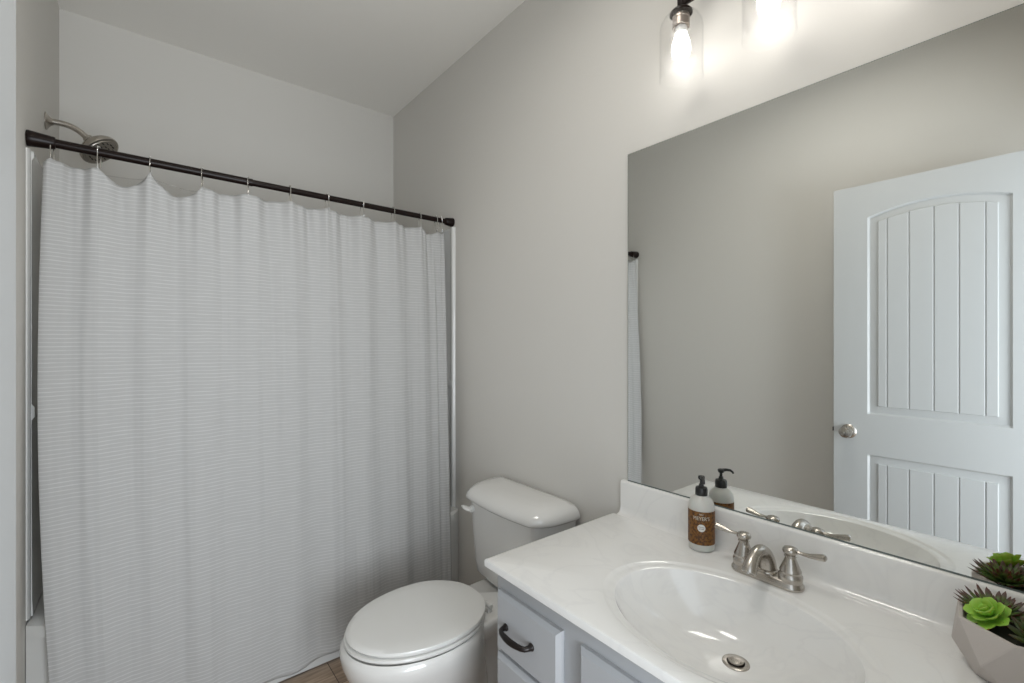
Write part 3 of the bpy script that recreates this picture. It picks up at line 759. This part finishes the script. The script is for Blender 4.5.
def rosette(name, label, cat, c, tiers, mat, T, tipl, pointy, tilt=(0, 0), cup=.25, grp='succulents in the concrete planter'):
    bm = bmesh.new(); a0 = random.random()*6
    for (cnt, pitch, Ln, W, curl, rr, dz) in tiers:
        for k in range(cnt):
            a = a0+2*PI*k/cnt+random.uniform(-.12, .12)
            leaf(bm, (rr*math.cos(a), rr*math.sin(a), dz), a, pitch+random.uniform(-.08, .08), Ln*random.uniform(.92, 1.08), W*random.uniform(.93, 1.07), T, curl, tipl, pointy, cup)
        a0 += PI/max(cnt, 1)+.25
    lathe(bm, [(.004, -.012), (.006, .0), (.004, .006)], (0, 0, 0), (0, 0, 1), 8)
    R = Matrix.Rotation(tilt[1], 4, 'Y') @ Matrix.Rotation(tilt[0], 4, 'X')
    bm.transform(Matrix.Translation(c) @ R)
    o = obj(name, bm, mat, smooth=70, loc=c)
    return tag(o, label, cat, grp)
zr = ZT0+.086
rosette('succulent', 'bright green broad-leaved succulent rosette at the front of the concrete planter', 'succulent', (PX-.033, PY_+.040, zr+.016),
        [(6, .16, .031, .024, .3, .004, -.002), (6, .45, .030, .024, .35, .003, .002), (4, .90, .024, .022, .35, .002, .005), (2, 1.25, .015, .015, .1, .001, .008)], 'leaf_green', .0045, 1, .3, (-.45, -.45), .35)
rosette('succulent', 'spiky succulent with many narrow dark-tipped leaves behind the bright green rosette', 'succulent', (PX+.020, PY_+.040, zr+.002),
        [(16, .22, .048, .011, .35, .010, 0), (14, .50, .042, .0115, .3, .009, .003), (12, .82, .034, .011, .25, .006, .005), (8, 1.15, .022, .009, .15, .003, .006)], 'leaf_dark', .0055, 1.6, 1, (0, 0), .05)
rosette('succulent', 'maroon-tipped dark succulent with pointed leaves to the right of the bright rosette', 'succulent', (PX-.050, PY_-.016, zr+.006),
        [(9, .25, .038, .020, .35, .006, 0), (8, .65, .036, .019, .3, .005, .004), (5, 1.1, .032, .016, .1, .003, .008)], 'leaf_brown', .006, 1, 1, (0, -.1), .15)
rosette('succulent', 'tall slim-leaved green succulent at the far right of the concrete planter', 'succulent', (PX+.026, PY_-.030, zr+.002),
        [(10, .75, .036, .008, -.2, .006, 0), (8, 1.05, .038, .008, -.1, .005, .002), (5, 1.35, .038, .007, 0, .003, .004)], 'leaf_thin', .003, 1, 1, (0, 0), .05)

# ------------------------------------------------------------ mirror
mi = thing('wall_mirror', 'large frameless wall mirror above the vanity backsplash', 'mirror', (XR, .46, .86))
MX = XR-.010
MZ0, MZ1, MY0, MY1 = .8605, 1.928, YF+.003, .944
bm = bmesh.new()
box(bm, MX+.0003, MY0, MZ0, XR-.003, MY1, MZ1)
obj('mirror_backing', bm, 'mirror_edge', mi, smooth=0)
bm = bmesh.new(); b = .0015
vs = [bm.verts.new(p) for p in ((MX, MY0+b, MZ0+b), (MX, MY1-b, MZ0+b), (MX, MY1-b, MZ1-b), (MX, MY0+b, MZ1-b))]; bm.faces.new(vs)
obj('mirror_glass', bm, 'mirror', mi, smooth=0, recalc=False)
bm = bmesh.new(); box(bm, MX-.0010, MY0, MZ0-.0020, XR-.003, MY1, MZ0+.0005); obj('bottom_channel', bm, 'mirror_edge', mi, smooth=0)

# ------------------------------------------------------------ vanity light
LX = 1.158; LY = [.698, .471, .244]
KS = 1.053
def HZ(z): return CAMH+(z-CAMH)*KS-.012
vl = thing('vanity_light', 'dark bronze three-lamp bath light with clear glass shades above the mirror', 'wall light', (XR, LY[1], HZ(2.30)))
bm = bmesh.new(); box(bm, XR-.024, .477-.11, HZ(2.235), XR-.001, .477+.11, HZ(2.355), .005); obj('back_plate', bm, 'bronze', vl)
bm = bmesh.new()
for z in (HZ(2.203), HZ(2.31)): box(bm, LX-.006, LY[2]-.03, z-.005, LX+.006, LY[0]+.006, z+.005, .001)
for y in (.42, .534): box(bm, LX, y-.006, HZ(2.304), XR-.02, y+.006, HZ(2.316), .001)
obj('support_bar', bm, 'bronze', vl)
for y in LY:
    bm = bmesh.new(); box(bm, LX-.0075, y-.0075, HZ(2.185), LX+.0075, y+.0075, HZ(2.316), .001); st = obj('stem', bm, 'bronze', vl)
    bm = bmesh.new(); lathe(bm, [(.010, .0), (.026, -.003), (.030, -.008), (.030, -.012), (.008, -.013)], (LX, y, HZ(2.190)), (0, 0, 1), 32); obj('cap', bm, 'bronze', st)
    bm = bmesh.new(); lathe(bm, [(.012, 0), (.020, -.001), (.0225, -.006), (.0225, -.012), (.0215, -.013), (.0225, -.014), (.0225, -.034), (.0205, -.036), (.019, -.033), (.005, -.033)], (LX, y, HZ(2.177)), (0, 0, 1), 32); obj('socket', bm, 'socket', vl)
    bm = bmesh.new()
    prof = [(.020, 2.1765), (.034, 2.174), (.045, 2.166), (.052, 2.153), (.0545, 2.138), (.0545, 2.014), (.0555, 2.011), (.0545, 2.009), (.053, 2.011), (.0525, 2.014), (.0525, 2.138), (.050, 2.152), (.0435, 2.164), (.033, 2.172), (.020, 2.1745)]
    lathe(bm, [(r*KS, HZ(z)) for r, z in prof], (LX, y, 0), (0, 0, 1), 56, False, False); obj('glass_shade', bm, 'glass', vl, smooth=50)
    bm = bmesh.new(); lathe(bm, [(r*KS, HZ(z)) for r, z in [(.012, 2.150), (.015, 2.142), (.0165, 2.128), (.014, 2.126)]], (LX, y, 0), (0, 0, 1), 24); obj('bulb_neck', bm, 'bulb_base', vl)
    bm = bmesh.new(); lathe(bm, [(r*KS, HZ(z)) for r, z in [(.0145, 2.126), (.0185, 2.115), (.0225, 2.100), (.0235, 2.085), (.021, 2.071), (.013, 2.062), (.001, 2.059)]], (LX, y, 0), (0, 0, 1), 28); obj('bulb', bm, 'bulb', vl, smooth=60)
